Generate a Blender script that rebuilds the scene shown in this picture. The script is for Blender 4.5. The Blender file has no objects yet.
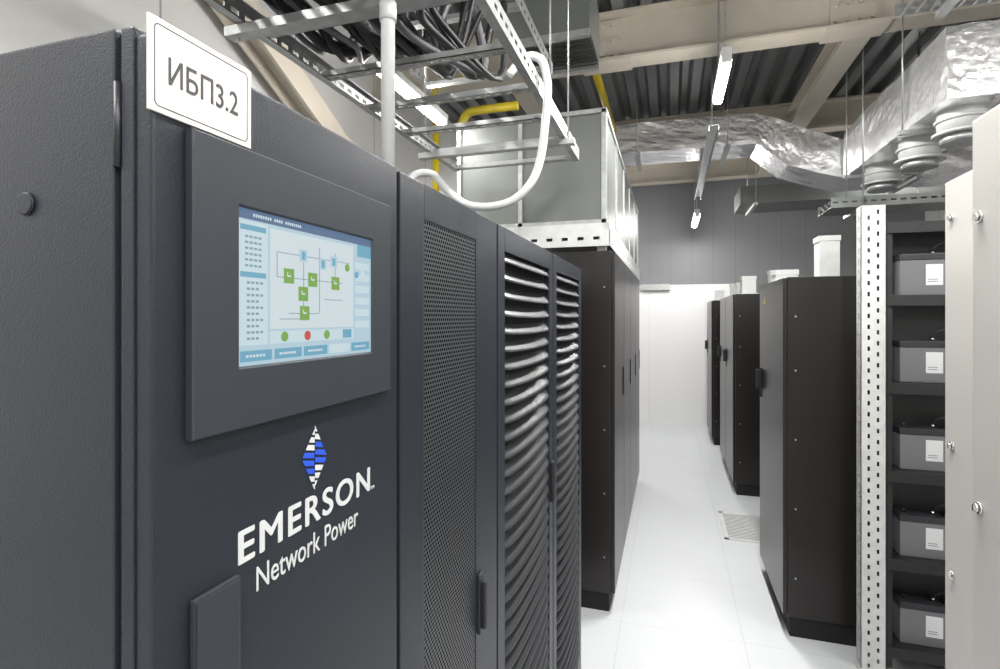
import bpy, bmesh, math, random
from mathutils import Vector, Matrix, noise
random.seed(4)
scene = bpy.context.scene
scene.view_settings.view_transform = 'Standard'
H = 1.62  # eye height

# ------------------------------------------------------------ materials
def M(name, col, rough=0.5, metal=0.0, bump=0.0, bscale=200, var=0.0, vscale=3, emit=None, estr=0, spec=0.5, bdist=0.001):
    m = bpy.data.materials.new(name); m.use_nodes = True
    nt = m.node_tree; b = nt.nodes['Principled BSDF']
    b.inputs['Base Color'].default_value = (*col, 1)
    b.inputs['Roughness'].default_value = rough
    b.inputs['Metallic'].default_value = metal
    b.inputs['Specular IOR Level'].default_value = spec
    tc = nt.nodes.new('ShaderNodeTexCoord')
    if bump > 0:
        n = nt.nodes.new('ShaderNodeTexNoise'); n.inputs['Scale'].default_value = bscale; n.inputs['Detail'].default_value = 3
        bp = nt.nodes.new('ShaderNodeBump'); bp.inputs['Strength'].default_value = bump; bp.inputs['Distance'].default_value = bdist
        nt.links.new(tc.outputs['Object'], n.inputs['Vector']); nt.links.new(n.outputs['Fac'], bp.inputs['Height'])
        nt.links.new(bp.outputs['Normal'], b.inputs['Normal'])
    if var > 0:
        n = nt.nodes.new('ShaderNodeTexNoise'); n.inputs['Scale'].default_value = vscale; n.inputs['Detail'].default_value = 4
        cr = nt.nodes.new('ShaderNodeMixRGB')
        cr.inputs[1].default_value = (*[c*(1-var) for c in col], 1); cr.inputs[2].default_value = (*[min(1, c*(1+var)) for c in col], 1)
        nt.links.new(tc.outputs['Object'], n.inputs['Vector']); nt.links.new(n.outputs['Fac'], cr.inputs[0])
        nt.links.new(cr.outputs[0], b.inputs['Base Color'])
    if emit:
        b.inputs['Emission Color'].default_value = (*emit, 1); b.inputs['Emission Strength'].default_value = estr
    return m

def line_mat(name, axes, pitch, width, col, lcol, rough, offs=(0, 0, 0), var=0.05, spec=0.5):
    m = M(name, col, rough, var=var, vscale=1.5, spec=spec)
    nt = m.node_tree; b = nt.nodes['Principled BSDF']
    src = b.inputs['Base Color'].links[0].from_socket
    tc = nt.nodes.new('ShaderNodeTexCoord'); sp = nt.nodes.new('ShaderNodeSeparateXYZ')
    nt.links.new(tc.outputs['Object'], sp.inputs[0])
    prev = None
    for a in axes:
        add = nt.nodes.new('ShaderNodeMath'); add.operation = 'ADD'; add.inputs[1].default_value = 50*pitch + offs[a]
        dv = nt.nodes.new('ShaderNodeMath'); dv.operation = 'DIVIDE'; dv.inputs[1].default_value = pitch
        fr = nt.nodes.new('ShaderNodeMath'); fr.operation = 'FRACT'
        lt = nt.nodes.new('ShaderNodeMath'); lt.operation = 'LESS_THAN'; lt.inputs[1].default_value = width/pitch
        nt.links.new(sp.outputs[a], add.inputs[0]); nt.links.new(add.outputs[0], dv.inputs[0])
        nt.links.new(dv.outputs[0], fr.inputs[0]); nt.links.new(fr.outputs[0], lt.inputs[0])
        if prev is None: prev = lt
        else:
            mx = nt.nodes.new('ShaderNodeMath'); mx.operation = 'MAXIMUM'
            nt.links.new(prev.outputs[0], mx.inputs[0]); nt.links.new(lt.outputs[0], mx.inputs[1]); prev = mx
    mix = nt.nodes.new('ShaderNodeMixRGB'); mix.inputs[2].default_value = (*lcol, 1)
    nt.links.new(prev.outputs[0], mix.inputs[0]); nt.links.new(src, mix.inputs[1]); nt.links.new(mix.outputs[0], b.inputs['Base Color'])
    return m

def perf_mat(name, col, hole, p, r, rough):
    m = M(name, col, rough); nt = m.node_tree; b = nt.nodes['Principled BSDF']
    tc = nt.nodes.new('ShaderNodeTexCoord'); sp = nt.nodes.new('ShaderNodeSeparateXYZ'); nt.links.new(tc.outputs['Object'], sp.inputs[0])
    def math_(op, a, bb):
        n = nt.nodes.new('ShaderNodeMath'); n.operation = op
        for i, v in enumerate((a, bb)):
            if v is None: continue
            if isinstance(v, (int, float)): n.inputs[i].default_value = v
            else: nt.links.new(v, n.inputs[i])
        return n.outputs[0]
    def lattice(oy, oz):
        fy = math_('SUBTRACT', math_('FRACT', math_('DIVIDE', math_('ADD', sp.outputs[1], 10+oy), p), None), 0.5)
        fz = math_('SUBTRACT', math_('FRACT', math_('DIVIDE', math_('ADD', sp.outputs[2], 10+oz), p*1.732), None), 0.5)
        fz = math_('MULTIPLY', fz, 1.732)
        d = math_('SQRT', math_('ADD', math_('MULTIPLY', fy, fy), math_('MULTIPLY', fz, fz)), None)
        return math_('LESS_THAN', d, r)
    mask = math_('MAXIMUM', lattice(0, 0), lattice(p/2, p*0.866))
    mix = nt.nodes.new('ShaderNodeMixRGB'); mix.inputs[1].default_value = (*col, 1); mix.inputs[2].default_value = (*hole, 1)
    nt.links.new(mask, mix.inputs[0]); nt.links.new(mix.outputs[0], b.inputs['Base Color'])
    inv = math_('SUBTRACT', 1.0, mask)
    nt.links.new(math_('MULTIPLY', inv, 0.5), b.inputs['Specular IOR Level'])
    bp = nt.nodes.new('ShaderNodeBump'); bp.inputs['Strength'].default_value = 0.5; bp.inputs['Distance'].default_value = 0.001
    nt.links.new(inv, bp.inputs['Height']); nt.links.new(bp.outputs['Normal'], b.inputs['Normal'])
    return m

m_ups = M('ups_paint', (0.0135, 0.0165, 0.0225), 0.34, bump=0.55, bscale=600, spec=0.32, bdist=0.0009)
m_upsd = M('ups_paint_dark', (0.006, 0.007, 0.009), 0.45, bump=0.3, bscale=600)
m_bez = M('bezel_paint', (0.022, 0.026, 0.032), 0.42, bump=0.3, bscale=700, spec=0.36, bdist=0.0006)
m_perf = perf_mat('perforated_steel', (0.045, 0.048, 0.053), (0.003, 0.003, 0.004), 0.0085, 0.33, 0.35)
m_louv = M('louvre_paint', (0.036, 0.038, 0.042), 0.34, bump=0.1, bscale=500)
m_black = M('cabinet_black', (0.012, 0.0100, 0.0092), 0.28, bump=0.2, bscale=500, spec=0.45)
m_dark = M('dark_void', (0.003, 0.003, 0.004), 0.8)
m_rubber = M('black_rubber', (0.010, 0.010, 0.011), 0.5)
m_white = M('white_pvc', (0.68, 0.69, 0.69), 0.4)
m_plate = M('sign_plate', (0.58, 0.555, 0.52), 0.35)
m_ink = M('sign_ink', (0.025, 0.025, 0.027), 0.5)
m_logo = M('logo_print', (0.46, 0.47, 0.47), 0.5)
m_blue = M('logo_blue', (0.012, 0.06, 0.45), 0.5)
m_galv = M('galvanised', (0.44, 0.45, 0.45), 0.38, metal=0.7, bump=0.1, bscale=60, var=0.35, vscale=25)
m_galvp = M('galvanised_pale', (0.60, 0.61, 0.60), 0.45, metal=0.25, var=0.15, vscale=20)
m_sheet = M('enclosure_sheet', (0.145, 0.155, 0.145), 0.4, metal=0.3, var=0.18, vscale=4)
m_beam = M('beam_paint', (0.50, 0.455, 0.385), 0.5, var=0.12, vscale=6)
m_yel = M('yellow_pipe', (0.58, 0.45, 0.02), 0.4)
m_grey = M('door_paint', (0.54, 0.525, 0.50), 0.4, bump=0.05, bscale=400)
m_chrome = M('chrome', (0.7, 0.7, 0.68), 0.18, metal=1)
m_batt = M('battery_case', (0.13, 0.13, 0.14), 0.45)
m_battd = M('battery_lid', (0.020, 0.020, 0.024), 0.4)
m_label = M('battery_label', (0.58, 0.59, 0.60), 0.5)
m_foil = M('foil', (0.94, 0.94, 0.95), 0.27, metal=0.78, bump=0.6, bscale=22, bdist=0.010)
m_deck = M('deck_zinc', (0.17, 0.175, 0.18), 0.4, metal=0.4, var=0.25, vscale=3)
m_floor = line_mat('floor_tiles', (0, 1), 0.6, 0.004, (0.56, 0.575, 0.60), (0.46, 0.47, 0.49), 0.36, var=0.05, offs=(0.25, 0.1, 0))
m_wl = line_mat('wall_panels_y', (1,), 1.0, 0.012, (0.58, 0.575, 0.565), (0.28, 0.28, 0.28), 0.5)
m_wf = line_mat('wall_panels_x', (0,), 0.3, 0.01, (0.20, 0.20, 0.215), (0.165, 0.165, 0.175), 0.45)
m_door = M('white_door', (0.76, 0.76, 0.77), 0.4)
m_tube = M('lamp_tube', (1, 1, 1), 0.4, emit=(1.0, 0.98, 0.94), estr=80)

# ------------------------------------------------------------ builder
class B:
    def __init__(s, *mats): s.bm = bmesh.new(); s.mats = list(mats)
    def mi(s, m):
        if m is None: return 0
        if m not in s.mats: s.mats.append(m)
        return s.mats.index(m)
    def box(s, x0, x1, y0, y1, z0, z1, m=None, bev=0):
        return s.obox(Vector(((x0+x1)/2, (y0+y1)/2, (z0+z1)/2)), Vector((abs(x1-x0)/2, 0, 0)), Vector((0, abs(y1-y0)/2, 0)), Vector((0, 0, abs(z1-z0)/2)), m, bev)
    def obox(s, c, a, b, d, m=None, bev=0):
        i = s.mi(m); vs = []
        for sx in (-1, 1):
            for sy in (-1, 1):
                for sz in (-1, 1): vs.append(s.bm.verts.new(c + a*sx + b*sy + d*sz))
        fs = []
        for q in ((0, 1, 3, 2), (4, 6, 7, 5), (0, 4, 5, 1), (2, 3, 7, 6), (0, 2, 6, 4), (1, 5, 7, 3)):
            f = s.bm.faces.new([vs[k] for k in q]); f.material_index = i; fs.append(f)
        if a.cross(b).dot(d) < 0:
            for f in fs: f.normal_flip()
        if bev > 0:
            es = list({e for f in fs for e in f.edges})
            r = bmesh.ops.bevel(s.bm, geom=es, offset=bev, segments=2, affect='EDGES', profile=0.7)
            for f in r['faces']: f.material_index = i
        return s
    def cyl(s, p0, p1, r, m=None, seg=16, r2=None):
        i = s.mi(m); p0 = Vector(p0); p1 = Vector(p1); r2 = r if r2 is None else r2
        ax = (p1-p0).normalized(); up = Vector((0, 0, 1)) if abs(ax.z) < 0.9 else Vector((1, 0, 0))
        u = ax.cross(up).normalized(); v = ax.cross(u)
        ra = [s.bm.verts.new(p0+(u*math.cos(t)+v*math.sin(t))*r) for t in [2*math.pi*k/seg for k in range(seg)]]
        rb = [s.bm.verts.new(p1+(u*math.cos(t)+v*math.sin(t))*r2) for t in [2*math.pi*k/seg for k in range(seg)]]
        for k in range(seg):
            f = s.bm.faces.new((ra[k], ra[(k+1) % seg], rb[(k+1) % seg], rb[k])); f.material_index = i; f.smooth = True
        for rr in (ra[::-1], rb):
            f = s.bm.faces.new(rr); f.material_index = i
        return s
    def tube(s, pts, r, m=None, seg=10, sub=8):
        P = [Vector(p) for p in pts]; P = [P[0]*2-P[1]] + P + [P[-1]*2-P[-2]]
        path = []
        for k in range(1, len(P)-2):
            for j in range(sub):
                t = j/sub; a, b_, c, d = P[k-1], P[k], P[k+1], P[k+2]
                path.append(0.5*((2*b_)+(c-a)*t+(2*a-5*b_+4*c-d)*t*t+(3*b_-a-3*c+d)*t**3))
        path.append(P[-2]); i = s.mi(m); prev = None
        u = None
        for k, p in enumerate(path):
            tn = (path[min(k+1, len(path)-1)]-path[max(k-1, 0)]).normalized()
            if u is None:
                up = Vector((0, 0, 1)) if abs(tn.z) < 0.9 else Vector((1, 0, 0)); u = tn.cross(up).normalized()
            u = (u - tn*u.dot(tn)).normalized(); v = tn.cross(u)
            ring = [s.bm.verts.new(p+(u*math.cos(2*math.pi*q/seg)+v*math.sin(2*math.pi*q/seg))*r) for q in range(seg)]
            if prev:
                for q in range(seg):
                    f = s.bm.faces.new((prev[q], prev[(q+1) % seg], ring[(q+1) % seg], ring[q])); f.material_index = i; f.smooth = True
            else: 
                f = s.bm.faces.new(ring[::-1]); f.material_index = i
            prev = ring
        f = s.bm.faces.new(prev); f.material_index = i
        return s
    def perf(s, o, L, W, N, length, width, th, cols=1, pitch=0.05, hl=0.03, hw=0.012, m=None, stag=False):
        """perforated strip with real slots: o corner, unit axes L (length) W (width) N (normal)"""
        o = Vector(o); L = Vector(L); W = Vector(W); N = Vector(N)
        def bx(l0, l1, w0, w1):
            s.obox(o+L*((l0+l1)/2)+W*((w0+w1)/2)+N*(th/2), L*((l1-l0)/2), W*((w1-w0)/2), N*(th/2), m)
        gap = (width-cols*hw)/(cols+1); w = 0
        for c in range(cols):
            bx(0, length, w, w+gap); w += gap
            off = (pitch/2 if (stag and c % 2) else 0); l = 0; nx = off+(pitch-hl)/2
            while nx+hl < length:
                bx(l, nx, w, w+hw); l = nx+hl; nx += pitch
            bx(l, length, w, w+hw); w += hw
        bx(0, length, w, w+gap)
        return s
    def done(s, name, parent=None, bevel=0):
        me = bpy.data.meshes.new(name); s.bm.normal_update(); s.bm.to_mesh(me); s.bm.free()
        for m in s.mats: me.materials.append(m)
        o = bpy.data.objects.new(name, me); scene.collection.objects.link(o)
        if bevel:
            md = o.modifiers.new('bevel', 'BEVEL'); md.width = bevel; md.segments = 2; md.limit_method = 'ANGLE'
        if parent:
            o.parent = parent; o.matrix_parent_inverse = Matrix.Translation(parent.location).inverted()
        return o
def empty(name, loc):
    e = bpy.data.objects.new(name, None); e.location = loc; e.empty_display_size = 0.1; scene.collection.objects.link(e); return e

def text_on_x(name, txt, X, y0, y1, z0, z1, mat, parent, th=0.0006, space=1.0, weight=()):
    """lettering printed on a plane x = X; weight = extra shifted strikes that embolden the strokes"""
    cu = bpy.data.curves.new(name, 'FONT'); cu.body = txt; cu.extrude = 0.01; cu.resolution_u = 6; cu.space_character = space
    t = bpy.data.objects.new(name+'_tmp', cu); scene.collection.objects.link(t)
    dg = bpy.context.evaluated_depsgraph_get(); src = bpy.data.meshes.new_from_object(t.evaluated_get(dg))
    bpy.data.objects.remove(t)
    xs = [v.co.x for v in src.vertices]; ys = [v.co.y for v in src.vertices]
    ax, bx = min(xs), max(xs); ay, by = min(ys), max(ys)
    verts = []; faces = []
    for k, (dy, dz) in enumerate(((0, 0),)+tuple(weight)):
        o0 = len(verts)
        for v in src.vertices:
            a, b_, c = v.co
            verts.append((X + (c/0.02+0.5)*th + k*0.00002, y0+(a-ax)/(bx-ax)*(y1-y0)+dy, z0+(b_-ay)/(by-ay)*(z1-z0)+dz))
        for p in src.polygons: faces.append([o0+q for q in p.vertices])
    me = bpy.data.meshes.new(name); me.from_pydata(verts, [], faces); me.materials.append(mat)
    o = bpy.data.objects.new(name, me); scene.collection.objects.link(o)
    if parent:
        o.parent = parent; o.matrix_parent_inverse = Matrix.Translation(parent.location).inverted()
    return o

# ------------------------------------------------------------ room
XL, XR, YB, YF, ZC = -2.4, 3.2, -2.2, 8.4, 3.86
B(m_floor).box(XL, XR, YB, YF, -0.1, 0).done('floor')
B(m_wl).box(XL-0.1, XL, YB, YF, 0, 4.1).done('wall_left')
B(m_wl).box(XR, XR+0.1, YB, YF, 0, 4.1).done('wall_right')
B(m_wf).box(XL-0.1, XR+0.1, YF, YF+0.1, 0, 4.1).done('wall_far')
B(m_wl).box(XL-0.1, XR+0.1, YB-0.1, YB, 0, 4.1).done('wall_back')
bm = bmesh.new(); prof = []; x = XL; p = 0.2
while x < XR-1e-6:
    for dx, z in ((0, ZC), (0.08, ZC), (0.11, ZC+0.07), (0.17, ZC+0.07)): prof.append((min(x+dx, XR), z))
    x += p
prof.append((XR, ZC))
a = [bm.verts.new((q[0], YB, q[1])) for q in prof]; b_ = [bm.verts.new((q[0], YF, q[1])) for q in prof]
for k in range(len(prof)-1): bm.faces.new((a[k], a[k+1], b_[k+1], b_[k]))
me = bpy.data.meshes.new('ceiling'); bm.to_mesh(me); me.materials.append(m_deck)
o = bpy.data.objects.new('ceiling', me); scene.collection.objects.link(o)
md = o.modifiers.new('s', 'SOLIDIFY'); md.thickness = 0.01; md.offset = 1
B(m_galvp).box(0.84, XR, YF-0.015, YF, 0, 0.1).done('baseboard_far')
# far door : flush white leaf in white surround
e = empty('door_1', (0.2, YF, 0))
B(m_door).box(-0.30, 0.50, YF-0.025, YF-0.001, 0.0, 2.06, bev=0.003).done('leaf', e)
B(m_door).box(-0.50, -0.302, YF-0.025, YF-0.001, 0, 2.10).box(0.502, 0.83, YF-0.025, YF-0.001, 0, 2.10).box(-0.302, 0.502, YF-0.025, YF-0.001, 2.062, 2.10).done('frame', e)
B(m_galv).box(-0.42, 0.0, YF-0.08, YF-0.026, 2.02, 2.11, bev=.005).done('door_closer', e)

# ------------------------------------------------------------ UPS row
def ups_shell(name, y0, y1, ztop, first=False):
    e = empty(name, (-0.78, (y0+y1)/2, 0))
    b = B(m_ups)
    b.box(-1.18, -0.406, y0, y1, 0.06, ztop, bev=0.002)
    b.box(-0.406, -0.400, y0+0.004, y1, 0.06, ztop-0.004, m_upsd)
    b.box(-0.400, -0.387, y0+0.0005, y1, 0.06, ztop-0.001, bev=0.0015)
    b.box(-1.15, -0.42, y0+0.01, y1-0.01, 0, 0.06, m_upsd)
    b.done('body', e)
    return e
u1 = ups_shell('ups_cabinet', 0.3007, 0.680, 1.842)
B(m_ups).box(-0.387, -0.370, 0.3025, 0.679, 0.08, 1.834, bev=0.0025).done('door', u1)
B(m_ups).cyl((-0.504, 0.3007, 1.713), (-0.504, 0.2985, 1.713), 0.0095, seg=28).cyl((-0.504, 0.2985, 1.713), (-0.504, 0.298, 1.713), 0.0095, seg=28, r2=0.008).done('side_plug', u1)
B(m_upsd).cyl((-0.4035, 0.3015, 1.735), (-0.4035, 0.3015, 1.80), 0.003).done('hinge', u1)
pl = B(m_plate).box(-0.3698, -0.3675, 0.2975, 0.399, 1.7745, 1.846, bev=0.0008)
pl.done('name_plate', u1)
PX = -0.3675
fr = B(m_ink); y0, y1, z0, z1, t = 0.302, 0.3945, 1.779, 1.8415, 0.0007
fr.box(PX, PX+.0003, y0+.004, y1-.004, z0, z0+t).box(PX, PX+.0003, y0+.004, y1-.004, z1-t, z1).box(PX, PX+.0003, y0, y0+t, z0+.004, z1-.004).box(PX, PX+.0003, y1-t, y1, z0+.004, z1-.004)
for cy, cz, a0 in ((y0+.0044, z0+.0044, 180), (y1-.0044, z0+.0044, 270), (y1-.0044, z1-.0044, 0), (y0+.0044, z1-.0044, 90)):
    for k in range(4):
        an = math.radians(a0+11+k*22.5); fr.obox(Vector((PX+.00015, cy+0.0041*math.cos(an), cz+0.0041*math.sin(an))), Vector((.00015, 0, 0)), Vector((0, math.cos(an), math.sin(an)))*t*.5, Vector((0, -math.sin(an), math.cos(an)))*0.001)
fr.done('plate_border', u1)
text_on_x('plate_text', 'ИБП3.2', PX, 0.314, 0.383, 1.799, 1.820, m_ink, u1)
# bezel : frame around recessed screen
XB = -0.361
bz = B(m_bez)
Y0, Y1, Z0, Z1 = 0.3305, 0.646, 1.521, 1.771
SY0, SY1, SZ0, SZ1 = 0.3796, 0.5990, 1.5758, 1.7178
sy0, sy1, sz0, sz1 = SY0-.002, SY1+.002, SZ0-.002, SZ1+.002
bm = bz.bm
def loop(x, ya, yb, za, zb): return [bm.verts.new((x, ya, za)), bm.verts.new((x, yb, za)), bm.verts.new((x, yb, zb)), bm.verts.new((x, ya, zb))]
ls = [loop(-0.3698, Y0+.001, Y1-.001, Z0+.001, Z1-.001), loop(-0.3690, Y0, Y1, Z0, Z1), loop(XB-0.0015, Y0, Y1, Z0, Z1), loop(XB, Y0+.0015, Y1-.0015, Z0+.0015, Z1-.0015), loop(XB, sy0, sy1, sz0, sz1), loop(XB-0.003, sy0+.002, sy1-.002, sz0+.002, sz1-.002)]
for A, C in zip(ls, ls[1:]):
    for k in range(4): bm.faces.new((A[k], A[(k+1) % 4], C[(k+1) % 4], C[k]))
bm.faces.new(ls[-1])
bz.done('display_bezel', u1)
def E(name, c, s=1.0): return M(name, (0.02, 0.02, 0.02), 0.25, emit=c, estr=s)
s_bg = E('ui_background', (0.46, 0.64, 0.74), 0.85); s_pan = E('ui_panel', (0.60, 0.75, 0.81), 0.85); s_hdr = E('ui_header', (0.08, 0.16, 0.30), 0.8)
s_cy = E('ui_cyan', (0.14, 0.40, 0.56), 0.85); s_ln = E('ui_line', (0.22, 0.36, 0.42), 0.85); s_gr = E('ui_green', (0.18, 0.40, 0.05), 0.85); s_rd = E('ui_red', (0.60, 0.06, 0.06), 0.85); s_lt = E('ui_light', (0.66, 0.76, 0.80), 0.85)
sc = B(s_bg); SX = XB-0.0029
W_, H_ = (SY1-SY0), (SZ1-SZ0)
def R(s0, s1, t0, t1, m, lv=1):
    sc.box(SX, SX+0.00015*lv, SY0+s0*W_, SY0+s1*W_, SZ1-t1*H_, SZ1-t0*H_, m)
R(0, 1, 0, 1, s_bg); R(0, 1, 0, 0.065, s_hdr, 2); R(0.86, 1, 0.065, 0.17, s_cy, 2)
for k in range(22): R(0.08+k*0.014, 0.089+k*0.014, 0.022, 0.042, s_pan, 3) if k not in (8, 13) else None
R(0, 0.165, 0.075, 0.87, s_pan, 2); R(0.01, 0.155, 0.10, 0.135, s_cy, 3); R(0.01, 0.155, 0.40, 0.435, s_cy, 3)
for k in range(6):
    for q in range(4): R(0.035+0.025*q, 0.053+0.025*q, 0.167+k*0.037, 0.182+k*0.037, s_ln, 3)
for k in range(10):
    for q in range(3 if k % 2 else 4): R(0.045+0.025*q, 0.062+0.025*q, 0.46+k*0.04, 0.476+k*0.04, s_ln, 3)
R(0.18, 0.82, 0.09, 0.77, s_lt, 2)
for (a0, a1, b0, b1) in ((0.22, 0.78, 0.24, 0.246), (0.22, 0.30, 0.41, 0.416), (0.30, 0.72, 0.41, 0.416), (0.40, 0.405, 0.24, 0.70), (0.22, 0.225, 0.24, 0.41), (0.65, 0.655, 0.18, 0.41), (0.30, 0.52, 0.66, 0.666), (0.52, 0.525, 0.16, 0.66), (0.24, 0.4, 0.70, 0.706), (0.56, 0.72, 0.55, 0.556)): R(a0, a1, b0, b1, s_ln, 3)
for cs, ct in ((0.30, 0.40), (0.47, 0.41), (0.40, 0.52), (0.41, 0.66), (0.655, 0.42)):
    R(cs-0.034, cs+0.034, ct-0.052, ct+0.052, s_gr, 4); R(cs-0.012, cs+0.012, ct-0.006, ct+0.006, s_lt, 5); R(cs-0.014, cs-0.008, ct-0.025, ct+0.0, s_lt, 5)
for cs, ct in ((0.40, 0.24), (0.55, 0.28), (0.64, 0.25)): R(cs-0.028, cs+0.028, ct-0.045, ct+0.045, s_bg, 4); R(cs-0.012, cs+0.012, ct-0.03, ct+0.03, s_cy, 5)
R(0.18, 0.82, 0.785, 0.87, s_pan, 3)
def disc(cs, ct, r, m):
    c = Vector((SX, SY0+cs*W_, SZ1-ct*H_)); sc.cyl(c, c+Vector((0.0009, 0, 0)), r, m, seg=20)
disc(0.27, 0.825, 0.0050, s_gr); disc(0.43, 0.825, 0.0050, s_rd); disc(0.58, 0.825, 0.0050, s_gr); disc(0.76, 0.28, 0.0045, s_gr); disc(0.85, 0.33, 0.0040, s_cy); disc(0.91, 0.31, 0.004, s_pan)
R(0.72, 0.80, 0.79, 0.86, s_cy, 4)
for k in range(6): R(0.84, 0.98, 0.22+k*0.10, 0.28+k*0.10, s_pan, 2)
for k in range(5):
    R(0.01+k*0.198, 0.19+k*0.198, 0.905, 0.975, s_cy if k != 3 else s_pan, 3)
    for q in range(6): R(0.04+k*0.198+q*.019, 0.053+k*0.198+q*.019, 0.932, 0.948, s_lt, 4)
sc.done('touch_screen', u1)
# logo : stacked slanted stripes forming a rhombus, white ends, blue core
lg = B(m_logo)
def quad3(pts, m, X=-0.3693):
    vs = [lg.bm.verts.new((X, p[0], p[1])) for p in pts]; f = lg.bm.faces.new(vs); f.material_index = lg.mi(m)
cy, cz = 0.494, 1.4665
hw, hh = 0.0215, 0.034
def wx(z): return hw*max(0, 1-abs(z)/hh)
n = 8
for k in range(n):
    za = -hh + 2*hh*k/n + 0.0013; zb = -hh+2*hh*(k+1)/n - 0.0013
    for f0, f1 in ((-1, -0.04), (0.04, 1)):
        right = f0 > 0
        m = m_blue if (3 <= k <= 5 and right) or (2 <= k <= 4 and not right) else m_logo
        sg = 1 if right else -1
        q = [(za, f0), (za, f1), (zb, f1), (zb, f0)]
        quad3([(cy+f*wx(z), cz+z - 0.0055*(abs(f)*wx(z)/hw) + .002) if right else (cy+f*wx(z), cz+z + 0.0055*(abs(f)*wx(z)/hw) - .002) for z, f in q], m)
lg.done('logo_symbol', u1)
w1 = .0006
text_on_x('logo_wordmark', 'EMERSON', -0.3699, 0.3866, 0.6055, 1.3966, 1.4262, m_logo, u1, space=1.15, weight=((w1, 0), (-w1, 0), (w1*1.6, .0003), (-w1*1.6, -.0003), (0, .0006), (0, -.0006)))
text_on_x('logo_trademark', 'TM', -0.3699, 0.608, 0.617, 1.396, 1.400, m_logo, u1)
text_on_x('logo_tagline', 'Network Power', -0.3699, 0.408, 0.579, 1.362, 1.385, m_logo, u1)
hb = B(m_bez); hb.box(-0.3698, -0.364, 0.334, 0.3835, 1.12, 1.391, bev=0.003); hb.box(-0.364, -0.3628, 0.336, 0.379, 1.14, 1.388, m_bez, bev=0.0005); hb.done('door_handle', u1)

# unit 2 perforated
u2 = ups_shell('ups_cabinet', 0.686, 1.140, 1.836)
dd = B(m_ups); ya, yb = 0.688, 1.138; pa, pb = 0.768, 1.003
dd.box(-0.387, -0.370, ya, pa, 0.08, 1.830, bev=0.002).box(-0.387, -0.370, pb, yb, 0.08, 1.830, bev=0.002)
dd.box(-0.387, -0.370, pa, pb, 1.775, 1.830).box(-0.387, -0.370, pa, pb, 0.08, 0.16)
dd.done('door', u2)
B(m_perf).box(-0.385, -0.3715, pa, pb, 0.16, 1.775).done('perforated_panel', u2)
B(m_rubber).box(-0.3699, -0.364, 1.012, 1.034, 0.98, 1.10, m_bez, bev=0.002).box(-0.364, -0.354, 1.016, 1.030, 0.99, 1.085, m_rubber, bev=0.003).done('door_handle', u2)

def louvre_unit(y0, y1):
    e = ups_shell('ups_cabinet', y0, y1, 1.836)
    a, c = y0+0.055, y1-0.055
    b = B(m_ups); zt, zb = 1.775, 0.16
    b.box(-0.387, -0.370, y0+.002, a, 0.08, 1.830, bev=.002).box(-0.387, -0.370, c, y1-.002, 0.08, 1.830, bev=.002).box(-0.387, -0.370, a, c, zt, 1.830).box(-0.387, -0.370, a, c, 0.08, zb)
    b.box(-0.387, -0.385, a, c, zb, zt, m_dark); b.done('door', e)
    L = B(m_louv); pitch = 0.0425; n = int((zt-zb)/pitch)
    for k in range(n):
        z1_ = zt-k*pitch
        rows = []
        N = 18
        for j in range(7):
            t = j/6
            row = []
            for i in range(N+1):
                s = i/N; bow = (4*s*(1-s))**0.5
                xx = -0.384 + 0.015*bow*t + 0.010*t
                zz = z1_ - 0.004 - t*(0.016+0.006*bow)
                row.append(L.bm.verts.new((xx, a+(c-a)*s, zz)))
            rows.append(row)
        row = [L.bm.verts.new((v.co.x+0.0005, v.co.y, v.co.z-0.004)) for v in rows[-1]]; rows.append(row)
        row = [L.bm.verts.new((v.co.x-0.002, v.co.y, v.co.z)) for v in rows[-1]]; rows.append(row)
        for q, (r0, r1) in enumerate(zip(rows, rows[1:])):
            for i in range(N):
                f = L.bm.faces.new((r0[i], r1[i], r1[i+1], r0[i+1])); f.smooth = q < 6
    L.done('louvres', e)
    return e
u3 = louvre_unit(1.146, 1.742)
B(m_rubber).box(-0.3699, -0.358, 1.700, 1.722, 1.02, 1.15, m_rubber, bev=.004).done('door_handle', u3)
u4 = louvre_unit(1.748, 2.335)

# ------------------------------------------------------------ black cabinets
def black_cab(x0, x1, y0, y1, h, face, doors=1, handles=True):
    e = empty('equipment_cabinet', ((x0+x1)/2, (y0+y1)/2, 0))
    b = B(m_black)
    if face > 0: bx0, bx1, dx0, dx1 = x0, x1-0.022, x1-0.020, x1
    else: bx0, bx1, dx0, dx1 = x0+0.022, x1, x0, x0+0.020
    b.box(bx0, bx1, y0, y1, 0.10, h, bev=0.004); b.box(bx0+.01, bx1-.01, y0+.01, y1-.01, 0, 0.10, m_dark, bev=.002)
    b.box(min(bx1, dx0) if face > 0 else dx1, max(bx1, dx0) if face > 0 else bx0, y0+.01, y1-.01, 0.11, h-.01, m_rubber)
    b.done('body', e)
    w = (y1-y0)/doors; d = B(m_black)
    for k in range(doors): d.box(dx0, dx1, y0+k*w+.003, y0+(k+1)*w-.003, 0.105, h-.005, bev=.004)
    d.done('doors', e)
    hd = B(m_rubber); fx = dx1 if face > 0 else dx0
    for k in range(doors):
        yh = y0+(k+1)*w-0.06; hd.box(fx, fx+face*0.006, yh-.015, yh+.015, 1.12, 1.30, bev=.002)
        if handles: hd.box(fx+face*.006, fx+face*0.032, yh-.010, yh+.010, 1.17, 1.29, bev=.006)
    hd.done('handles', e)
    sc_ = B(m_galv)
    for z in (0.30, 0.65, 1.0, 1.35, h-0.2):
        for xx in (bx0+0.035, bx1-0.035): sc_.cyl((xx, y0, z), (xx, y0-0.002, z), 0.005, seg=10)
    sc_.done('screws', e)
    return e
y = 2.97
for k in range(4):
    black_cab(-1.05, -0.287, y, y+0.61, 1.985, +1, handles=False); y += 0.618
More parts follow.
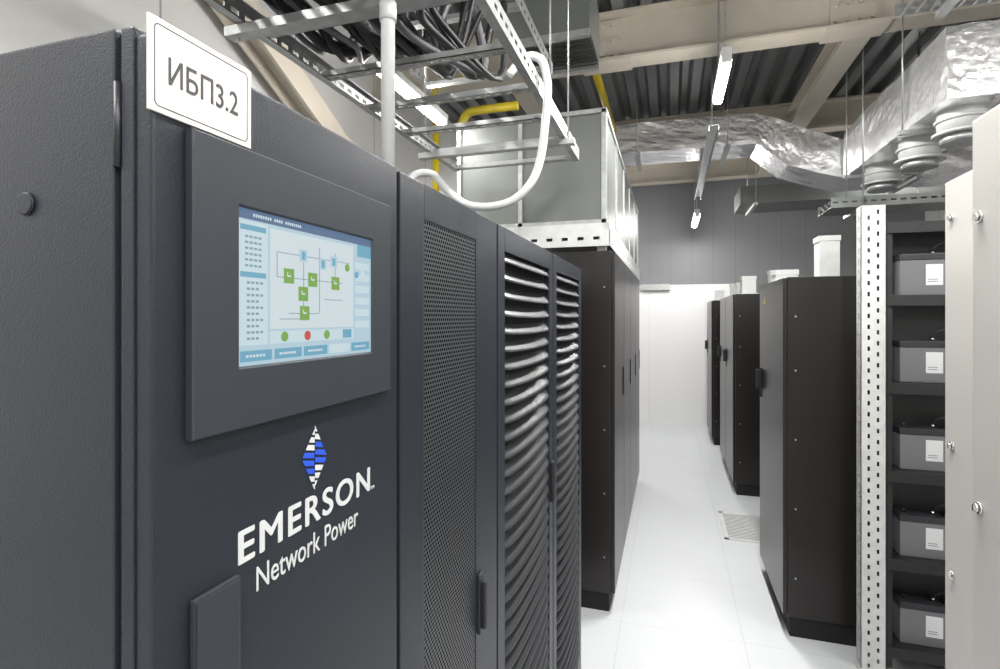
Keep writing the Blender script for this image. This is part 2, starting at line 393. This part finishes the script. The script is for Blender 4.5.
c1 = black_cab(0.547, 1.30, 3.02, 3.76, 1.823, -1)
black_cab(0.547, 1.35, 5.28, 5.95, 1.83, -1)
black_cab(0.547, 1.35, 5.96, 6.60, 1.83, -1)
black_cab(0.50, 1.3, 7.25, 8.1, 1.83, -1)
lb = B(M('warning_yellow', (0.7, 0.5, 0.03), 0.5)); v = [lb.bm.verts.new(q) for q in ((0.5465, 3.55, 1.70), (0.5465, 3.61, 1.70), (0.5465, 3.58, 1.75))]
lb.bm.faces.new((v[0], v[2], v[1])); lb.done('warning_label', c1)
def riser(x, y, w, d, z0, z1):
    b = B(m_galvp); b.box(x-w/2, x+w/2, y-d/2, y+d/2, z0, z1, bev=.004); b.box(x-w/2-.004, x+w/2+.004, y-d/2-.004, y+d/2+.004, z1-.03, z1, bev=.002)
    b.box(x-w/2-.015, x+w/2+.015, y-d/2-.015, y+d/2+.015, z0, z0+.012); b.done('cable_riser_box')
riser(0.84, 3.42, 0.10, 0.12, 1.824, 2.07); riser(0.66, 3.60, 0.12, 0.14, 1.824, 1.90); riser(0.70, 5.5, 0.12, 0.15, 1.831, 2.00)
riser(0.68, 5.8, 0.10, 0.1, 1.831, 1.96); riser(0.95, 5.5, 0.14, 0.15, 1.831, 2.05); riser(0.68, 6.3, 0.1, 0.2, 1.831, 1.98); riser(0.62, 7.6, 0.1, 0.2, 1.831, 1.97)

# ------------------------------------------------------------ enclosure over left black cabinets
e = empty('air_duct_enclosure', (-0.8, 4.5, 2.0))
b = B(m_sheet); b.box(-1.24, -0.352, 3.07, 6.2, 2.165, 2.80, bev=.003); b.done('casing', e)
b = B(m_galv)
for y in (3.06, 3.68, 4.3, 4.92, 5.54, 6.17):
    b.box(-0.354, -0.342, y, y+0.03, 2.15, 2.80)
for z in (2.15, 2.78): b.box(-0.354, -0.340, 3.06, 6.2, z, z+.025)
for z in (2.15, 2.78): b.box(-1.25, -0.34, 3.055, 3.075, z, z+.025)
for x in (-1.25, -0.86, -0.37): b.box(x, x+.025, 3.055, 3.075, 2.15, 2.80)
b.done('frame', e)
b = B(m_galvp)
b.perf((-1.25, 3.03, 2.02), (1, 0, 0), (0, 0, 1), (0, 1, 0), 0.95, 0.09, 0.004, cols=1, pitch=0.09, hl=.035, hw=.018)
b.perf((-0.32, 3.03, 2.02), (0, 1, 0), (0, 0, 1), (-1, 0, 0), 3.1, 0.09, 0.004, cols=1, pitch=0.09, hl=.035, hw=.018)
b.box(-1.25, -0.32, 3.03, 3.07, 2.11, 2.15); b.box(-0.36, -0.32, 3.03, 6.1, 2.11, 2.15)
for y in (3.1, 4.2, 5.2): b.box(-0.40, -0.35, y, y+.05, 1.986, 2.15); b.box(-1.04, -0.98, y, y+.05, 1.986, 2.15)
b.done('support_rails', e)

# ------------------------------------------------------------ battery rack
e = empty('battery_rack', (1.4, 3.2, 0))
b = B(m_galvp); zp = 2.13
def post(x, y):
    b.perf((x, y, 0), (0, 0, 1), (1, 0, 0), (0, 1, 0), zp, 0.10, 0.003, cols=2, pitch=0.05, hl=.020, hw=.010, stag=True)
    b.perf((x, y, 0), (0, 0, 1), (0, 1, 0), (1, 0, 0), zp, 0.06, 0.003, cols=1, pitch=0.05, hl=.026, hw=.014)
    b.box(x+.097, x+.100, y, y+.03, 0, zp)
    b.box(x-.01, x+.115, y-.01, y+.07, 0, 0.008)
post(0.835, 2.84); post(2.1, 2.84); post(1.42, 2.84)
b.done('posts', e)
b = B(m_rubber)
SH = (0.12, 0.52, 0.92, 1.32, 1.72, 2.05)
for z in SH:
    b.box(0.937, 2.1, 2.85, 2.89, z-.05, z, bev=.002); b.box(0.937, 2.1, 2.89, 3.015, z-.02, z); 
    b.box(1.32, 2.1, 3.0, 3.55, z-.02, z)
    b.box(0.937, 0.965, 2.86, 2.885, 0.02, 2.05) if z == 0.12 else None
b.box(0.937, 2.1, 3.008, 3.014, 0.05, 2.05, m_rubber)
b.done('shelves', e)
bb = B(m_batt)
for z in SH[:-1]:
    for k in range(5):
        x0 = 1.01+k*0.20
        b0, b1, yy = x0, x0+0.175, 2.905
        bb.box(b0, b1, yy, yy+0.098, z+.001, z+.16, bev=.004); bb.box(b0-.002, b1+.002, yy-.002, yy+0.10, z+.16, z+.19, m_battd, bev=.004)
        bb.box(b0+.10, b1-.01, yy-.0012, yy, z+.045, z+.14, m_label)
        for q in range(2): bb.box(b0+.108, b1-.030, yy-.0018, yy, z+.06+q*.010, z+.063+q*.010, m_batt)
        bb.cyl((b0+.03, yy+.05, z+.19), (b0+.03, yy+.05, z+.205), .008, m_rubber); bb.cyl((b1-.03, yy+.05, z+.19), (b1-.03, yy+.05, z+.205), .008, m_chrome)
        if k < 4: bb.tube([(b1-.03, yy+.05, z+.203), (b1-.01, yy+.04, z+.235), (b1+.02, yy+.04, z+.235), (b1+.045, yy+.05, z+.203)], .007, m_rubber, seg=6, sub=4)
bb.done('storage_battery')

# ------------------------------------------------------------ grey cabinets right foreground
def grey_cab(x0, y0, y1, h, locks):
    e = empty('storage_cabinet', (x0+.4, (y0+y1)/2, 0))
    b = B(m_grey); b.box(x0+.022, x0+.8, y0, y1, 0.05, h-.004, bev=.004); b.box(x0+.05, x0+.78, y0+.02, y1-.02, 0, .05, m_rubber); b.done('body', e)
    d = B(m_grey); d.box(x0, x0+.019, y0+.003, y1-.002, .06, h, bev=.003); d.done('door', e)
    l = B(m_chrome)
    for y_, z_ in locks:
        l.cyl((x0, y_, z_), (x0-.004, y_, z_), .011, seg=20); l.cyl((x0-.004, y_, z_), (x0-.009, y_, z_), .0075, seg=16); l.box(x0-.012, x0-.009, y_-.002, y_+.002, z_-.006, z_+.006)
    l.done('locks', e)
grey_cab(0.744, 1.29, 1.83, 2.0, ((1.788, 1.894), (1.786, 1.263), (1.786, 0.906)))
grey_cab(0.56, 0.60, 1.27, 2.0, ((1.24, 1.81), (1.24, 1.258)))

# ------------------------------------------------------------ floor grille
g = B(m_galvp); gx0, gx1, gy0, gy1 = 0.38, 0.85, 4.2, 4.78
g.box(gx0, gx1, gy0, gy0+.03, 0, .006).box(gx0, gx1, gy1-.03, gy1, 0, .006).box(gx0, gx0+.03, gy0, gy1, 0, .006).box(gx1-.03, gx1, gy0, gy1, 0, .006)
g.box(gx0+.02, gx1-.02, gy0+.02, gy1-.02, 0, .001, m_batt)
for k in range(18): g.box(gx0+.03, gx1-.03, gy0+.04+k*.029, gy0+.055+k*.029, 0, .005)
g.done('floor_vent_grille')

# ------------------------------------------------------------ overhead: beams
def ibeam(name, axis, c, lo, hi, zb, h, w, plates=()):
    b = B(m_beam)
    def bx(p0, p1, q0, q1, z0, z1, m=None):
        if axis == 'x': b.box(p0, p1, q0, q1, z0, z1, m)
        else: b.box(q0, q1, p0, p1, z0, z1, m)
    bx(lo, hi, c-w/2, c+w/2, zb, zb+.018); bx(lo, hi, c-w/2, c+w/2, zb+h-.018, zb+h); bx(lo, hi, c-.006, c+.006, zb+.018, zb+h-.018)
    for p in plates:
        bx(p-.14, p+.14, c-.02, c+.02, zb+.03, zb+h-.03)
        bx(p-.18, p+.18, c-w/2-.004, c+w/2+.004, zb-.014, zb)
        for i in range(4):
            for j in range(3):
                q = p-.105+i*.07; z = zb+.07+j*(h-.14)/2
                if axis == 'x': b.cyl((q, c-.02, z), (q, c-.038, z), .014, seg=6)
                else: b.cyl((c-.02, q, z), (c-.038, q, z), .014, seg=6)
    return b.done(name)
ibeam('ceiling_beam', 'x', 4.05, XL, XR, 3.50, 0.355, 0.18, plates=(-0.45, 1.15))
ibeam('ceiling_beam', 'x', 6.3, XL, XR, 3.56, 0.295, 0.16)
ibeam('ceiling_beam', 'x', 8.1, XL, XR, 3.56, 0.295, 0.16)
ibeam('ceiling_beam', 'y', 1.22, 4.16, 6.2, 3.52, 0.20, 0.16)
ibeam('ceiling_beam', 'y', 1.22, 6.41, 8.0, 3.56, 0.20, 0.16)
ibeam('ceiling_beam', 'y', -1.2, 4.16, 6.2, 3.52, 0.20, 0.16)
b = B(m_beam); p0, p1 = Vector((-2.25, 3.7, 2.58)), Vector((-2.25, 1.45, 3.78)); d = (p1-p0); L = d.length/2; d.normalize(); nrm = Vector((1, 0, 0)).cross(d)
c = (p0+p1)/2
b.obox(c+Vector((.07, 0, 0)), d*L, nrm*.08, Vector((.008, 0, 0))); b.obox(c-Vector((.07, 0, 0)), d*L, nrm*.08, Vector((.008, 0, 0))); b.obox(c, d*L, nrm*.006, Vector((.07, 0, 0)))
b.box(-2.395, -2.15, 3.62, 3.80, 2.40, 2.68)
b.done('wall_brace')
# ventilation grille box hung under the deck
e = empty('ventilation_grille', (-0.68, 3.2, 3.2))
b = B(m_rubber); b.box(-0.92, -0.43, 3.0, 3.45, 3.24, 3.55, m_sheet, bev=.004)
b.box(-0.92, -0.43, 3.0, 3.03, 3.20, 3.24, m_galv).box(-0.92, -0.43, 3.42, 3.45, 3.20, 3.24, m_galv)
for k in range(9): b.obox(V_ if False else Vector((-0.675, 3.06+k*.043, 3.222)), Vector((.24, 0, 0)), Vector((0, .014, .008)), Vector((0, -.001, .002)))
for x in (-.90, -.45):
    for y in (3.02, 3.43): b.cyl((x, y, 3.55), (x, y, ZC-.004), .005, m_galv, seg=8)
b.done('box', e)

# ------------------------------------------------------------ cable ladder
e = empty('cable_ladder', (-0.8, 1.9, 2.44))
b = B(m_galv); zt = 2.43
for x, n in ((-0.452, 1), (-1.14, -1)):
    b.perf((x, 0.5, zt), (0, 1, 0), (0, 0, 1), (1, 0, 0), 2.26, 0.06, .003, cols=1, pitch=.05, hl=.028, hw=.014)
    b.box(min(x, x-n*.025), max(x, x-n*.025)+.001, .5, 2.76, zt, zt+.003); b.box(min(x, x-n*.02), max(x, x-n*.02)+.001, .5, 2.76, zt+.058, zt+.061)
y = 0.66
while y < 2.8:
    b.perf((-1.137, y, zt+.004), (1, 0, 0), (0, 1, 0), (0, 0, 1), .685, .035, .003, cols=1, pitch=.04, hl=.022, hw=.010)
    b.box(-1.137, -.452, y, y+.002, zt+.004, zt+.025); b.box(-1.137, -.452, y+.033, y+.035, zt+.004, zt+.025)
    y += 0.295
b.done('ladder', e)
b = B(m_galv)
for y in (1.2, 2.4):
    for x in (-0.44, -1.15): b.cyl((x, y, zt-.04), (x, y, ZC), .004, seg=8)
    b.box(-1.18, -.41, y-.02, y+.02, zt-.03, zt-.004)
b.done('hangers', e)
lad = e
e = empty('cable_ladder', (-1.0, 2.6, 3.0))
b = B(m_galv); z2 = 2.95
for x in (-0.62, -1.35): b.perf((x, 0.9, z2), (0, 1, 0), (0, 0, 1), (1, 0, 0), 2.0, .07, .003, cols=1, pitch=.06, hl=.03, hw=.02)
y = 1.0
while y < 2.88: b.box(-1.347, -.62, y, y+.04, z2, z2+.02); y += .3
for y in (1.3, 2.8):
    for x in (-0.61, -1.36): b.cyl((x, y, z2-.03), (x, y, ZC), .005, seg=8)
b.done('ladder', e)
b = B(m_rubber)
for k in range(24):
    x = -1.10+0.019*k+random.uniform(-.01, .01); r = random.choice((.010, .013, .016))
    pts = []
    for j in range(8):
        pts.append((min(x+random.uniform(-.03, .03), -.64), 0.3+j*0.17, zt+.04+r+random.uniform(0, .06)))
    pts.append((min(-.66, x+.1*random.uniform(-1, 1)), 1.62+.02*k, zt+.16)); pts.append((min(-.66, x+.12*random.uniform(-1, 1)), 1.68+.02*k, zt+.5))
    b.tube(pts, r, m_rubber if k % 6 else m_batt, seg=8, sub=5)
for k in range(3):
    pts = []
    for j in range(13):
        an = 2*math.pi*j/12*0.9+.3; pts.append((-0.86+.17*math.cos(an)+.01*k, 1.15+.12*math.sin(an)+.03*k, zt+.14+.03*k))
    b.tube(pts, .011, m_rubber, seg=8, sub=5)
b.done('power_cables', lad)
b = B(m_white); b.cyl((-0.6, 1.06, 1.842), (-0.6, 1.06, ZC), .0155, seg=20); b.cyl((-0.6, 1.06, 2.28), (-0.6, 1.06, 2.32), .019, seg=20); b.cyl((-0.6, 1.06, 1.837), (-0.6, 1.06, 1.86), .026, seg=20)
b.done('conduit_pipe')
B(m_white).tube([(-0.56, 1.86, 2.50), (-0.50, 1.87, 2.56), (-0.445, 1.885, 2.55), (-0.425, 1.9, 2.48), (-0.425, 1.9, 2.40), (-0.434, 1.9, 2.31), (-0.447, 1.9, 2.21), (-0.48, 1.9, 2.12), (-0.55, 1.9, 2.055), (-0.64, 1.9, 2.035), (-0.74, 1.9, 2.05), (-0.82, 1.9, 2.11), (-0.88, 1.9, 2.175), (-0.95, 1.88, 2.17), (-0.99, 1.86, 2.08), (-1.0, 1.86, 1.84)], .015, seg=12).done('flexible_conduit')
b = B(m_yel); b.cyl((-1.7, 3.73, 0), (-1.7, 3.73, 3.3), .026, seg=16)
b.tube([(-1.7, 3.73, 3.28), (-1.7, 3.73, 3.34), (-1.65, 3.73, 3.39), (-1.5, 3.73, 3.4), (-1.3, 3.73, 3.4)], .026)
b.done('gas_pipe')
b = B(m_yel); b.tube([(-1.42, 3.55, 2.6), (-1.42, 3.55, 2.85), (-1.42, 3.55, 2.98), (-1.38, 3.55, 3.06), (-1.30, 3.55, 3.08), (-1.0, 3.55, 3.08)], .03); b.cyl((-1.42, 3.55, 0), (-1.42, 3.55, 2.62), .03); b.done('gas_pipe')
b = B(m_yel); b.cyl((-0.6, 4.25, 3.70), (-0.6, 6.1, 3.70), .035, m_yel)
for y in (4.6, 5.6): b.box(-.64, -.56, y, y+.03, 3.73, ZC-.004, m_galv)
b.done('gas_pipe')

# ------------------------------------------------------------ foil ducts
def duct(name, secs, parent=None, m=None, amp=0.009, n=8, sub=12):
    b = B(m or m_foil); bm = b.bm; rings = []
    for k in range(len(secs)-1):
        for j in range(sub + (1 if k == len(secs)-2 else 0)):
            t = j/sub; c = secs[k][0].lerp(secs[k+1][0], t); U = secs[k][1].lerp(secs[k+1][1], t); V = secs[k][2].lerp(secs[k+1][2], t)
            pts = []
            for a0, b0, a1, b1 in ((-1, -1, 1, -1), (1, -1, 1, 1), (1, 1, -1, 1), (-1, 1, -1, -1)):
                for q in range(n):
                    s = q/n; p = c+U*(a0+(a1-a0)*s)+V*(b0+(b1-b0)*s)
                    nz = noise.noise_vector(p*6)*amp + noise.noise_vector(p*17)*amp*.5
                    pts.append(bm.verts.new(p+nz))
            rings.append(pts)
    for r0, r1 in zip(rings, rings[1:]):
        L = len(r0)
        for i in range(L):
            bm.faces.new((r0[i], r0[(i+1) % L], r1[(i+1) % L], r1[i]))
    bm.faces.new(rings[0]); bm.faces.new(rings[-1][::-1])
    bmesh.ops.recalc_face_normals(bm, faces=bm.faces)
    return b.done(name, parent)
V = Vector
e = empty('foil_air_duct', (1.62, 4.2, 2.9))
duct('main_run', [(V((1.62, 3.42, 2.97)), V((.22, 0, 0)), V((0, 0, .19))), (V((1.62, 4.3, 2.98)), V((.22, 0, 0)), V((0, 0, .19))), (V((1.62, 5.2, 2.98)), V((.22, 0, 0)), V((0, 0, .19)))], e, sub=14)
duct('branch', [(V((1.86, 3.62, 3.00)), V((0, .17, 0)), V((0, 0, .15))), (V((3.1, 3.62, 3.0)), V((0, .17, 0)), V((0, 0, .15)))], e, sub=14)
b = B(m_galvp)
for y in (3.66, 4.2, 4.85):
    b.cyl((1.57, y, 2.66), (1.57, y, 2.80), .115, seg=28); b.cyl((1.57, y, 2.72), (1.57, y, 2.735), .128, seg=28); b.cyl((1.57, y, 2.645), (1.57, y, 2.66), .138, seg=28)
    b.cyl((1.57, y, 2.60), (1.57, y, 2.645), .10, m_galv, seg=28)
b.done('damper_spigots', e)
b = B(m_galv)
for y in (3.9, 5.0):
    for x in (1.37, 1.87): b.cyl((x, y, 2.76), (x, y, ZC), .005, seg=8)
    b.box(1.35, 1.89, y-.02, y+.02, 2.745, 2.77)
b.done('hangers', e)
e = empty('foil_air_duct', (0.6, 5.5, 3.3))
duct('cross_run', [(V((-0.5, 5.5, 3.34)), V((0, .22, 0)), V((0, 0, .14))), (V((0.75, 5.5, 3.32)), V((0, .22, 0)), V((0, 0, .14))), (V((1.05, 5.5, 3.12)), V((0, .24, 0)), V((.06, 0, .16))), (V((1.45, 5.5, 2.96)), V((0, .25, 0)), V((0, 0, .16))), (V((2.6, 5.5, 2.95)), V((0, .25, 0)), V((0, 0, .16)))], e, sub=12)
b = B(m_galv)
for x in (-0.3, 0.5, 1.95):
    for y in (5.24, 5.79): b.cyl((x, y, 2.78 if x > 1 else 3.16), (x, y, ZC), .005, seg=8)
    z = 2.76 if x > 1 else 3.155
    b.box(x-.02, x+.02, 5.22, 5.81, z, z+.025)
b.done('hangers', e)
e = empty('sheet_air_duct', (1.2, 6.8, 2.8))
duct('run', [(V((0.75, 6.8, 2.98)), V((0, .3, 0)), V((0, 0, .10))), (V((3.1, 6.8, 2.98)), V((0, .3, 0)), V((0, 0, .10)))], e, m=m_sheet, amp=.002)
b = B(m_galv)
for x in (0.9, 2.4):
    for y in (6.46, 7.14): b.cyl((x, y, 2.85), (x, y, ZC), .005, seg=8)
    b.box(x-.02, x+.02, 6.44, 7.16, 2.85, 2.88)
b.done('hangers', e)
# dark loaded cable tray crossing behind the rack
e = empty('cable_tray', (1.9, 4.6, 2.5))
b = B(m_sheet)
b.perf((1.12, 4.45, 2.42), (1, 0, 0), (0, 0, 1), (0, 1, 0), 2.0, .07, .003, cols=1, pitch=.06, hl=.035, hw=.012)
b.perf((1.12, 4.80, 2.42), (1, 0, 0), (0, 0, 1), (0, 1, 0), 2.0, .07, .003, cols=1, pitch=.06, hl=.035, hw=.012)
b.box(1.12, 3.12, 4.45, 4.803, 2.416, 2.42)
for k in range(10): b.cyl((1.13, 4.48+k*.034, 2.44+.015*(k % 3)), (3.11, 4.48+k*.034, 2.44+.015*((k+1) % 3)), .015, m_rubber, seg=8)
for x in (1.32, 2.5):
    b.cyl((x, 4.44, 2.40), (x, 4.44, ZC-.004), .005, m_galv, seg=8); b.cyl((x, 4.815, 2.40), (x, 4.815, ZC-.004), .005, m_galv, seg=8); b.box(x-.02, x+.02, 4.42, 4.835, 2.39, 2.416, m_galv)
b.done('tray', e)
# overhead wire tray upper right
e = empty('wire_cable_tray', (2.0, 3.1, 3.2))
b = B(m_galv)
for y in (2.95, 3.22): b.perf((1.1, y, 3.16), (1, 0, 0), (0, 0, 1), (0, 1, 0), 2.0, .06, .003, cols=1, pitch=.05, hl=.03, hw=.014)
x = 1.12
while x < 3.1: b.box(x, x+.012, 2.95, 3.223, 3.16, 3.166); x += .06
for x in (1.3, 2.5):
    for y in (2.94, 3.235): b.cyl((x, y, 3.14), (x, y, ZC), .005, seg=8)
    b.box(x-.02, x+.02, 2.92, 3.25, 3.135, 3.16)
b.done('tray', e)

# ------------------------------------------------------------ lamps
def lamp(x, y0, y1, z, power=30, r=.019):
    e = empty('ceiling_lamp', (x, (y0+y1)/2, z))
    b = B(m_white); b.box(x-.03, x+.03, y0, y1, z+.03, z+.07, bev=.004); b.box(x-.028, x+.028, y0, y0+.03, z-.02, z+.03).box(x-.028, x+.028, y1-.03, y1, z-.02, z+.03)
    b.box(x-.005, x+.005, y0+.1, y0+.11, z+.07, ZC, m_galv).box(x-.005, x+.005, y1-.11, y1-.10, z+.07, ZC, m_galv); b.done('housing', e)
    b = B(m_tube); b.cyl((x, y0+.03, z), (x, y1-.03, z), r, seg=14); b.done('tube', e)
    ld = bpy.data.lights.new('lamp_light', 'AREA'); ld.shape = 'RECTANGLE'; ld.size = .14; ld.size_y = (y1-y0); ld.energy = power*1.3; ld.color = (1, .985, .955)
    lo = bpy.data.objects.new('lamp_light', ld); lo.location = (x, (y0+y1)/2, z-.035); scene.collection.objects.link(lo)
    lo.parent = e; lo.matrix_parent_inverse = Matrix.Translation(e.location).inverted()
LX = 0.314
lamp(LX, -1.6, -.4, 3.2, 45); lamp(LX, 0.9, 2.0, 3.15, 42); lamp(LX, 3.35, 4.0, 3.12, 50, .032); lamp(LX, 6.9, 7.7, 2.86, 18, .036)  # first two: unseen fixtures, added behind and above the camera as fill light
lamp(1.3, -1.2, -.1, 3.2, 30); lamp(-1.4, 2.3, 3.2, 2.86, 8); lamp(2.3, 0.5, 1.7, 3.2, 30); lamp(-1.6, -1.0, 0.2, 3.2, 32); lamp(2.3, 6.0, 6.4, 3.3, 10); lamp(-1.4, 6.45, 7.3, 3.3, 25)  # first and fourth: out of view behind the camera, added to soften and fill
b = B(m_galv); b.box(LX-.035, LX-.032, 4.3, 6.8, 3.02, 3.06).box(LX+.032, LX+.035, 4.3, 6.8, 3.02, 3.06).box(LX-.035, LX+.035, 4.3, 6.8, 3.057, 3.06)
for y in (4.5, 6.6): b.cyl((LX, y, 3.06), (LX, y, ZC), .005, seg=8)
b.done('lighting_rail')

w = bpy.data.worlds.new('world'); scene.world = w; w.use_nodes = True
w.node_tree.nodes['Background'].inputs[0].default_value = (0.8, 0.85, 0.9, 1); w.node_tree.nodes['Background'].inputs[1].default_value = 0.3

# ------------------------------------------------------------ camera
cd = bpy.data.cameras.new('camera'); co = bpy.data.objects.new('camera', cd); scene.collection.objects.link(co)
cd.sensor_width = 36; cd.lens = 534/1000*36; cd.shift_y = -0.0175; cd.clip_start = 0.02
co.location = (0, 0, H); co.rotation_euler = (math.radians(90), 0, math.atan(170/534))
scene.camera = co
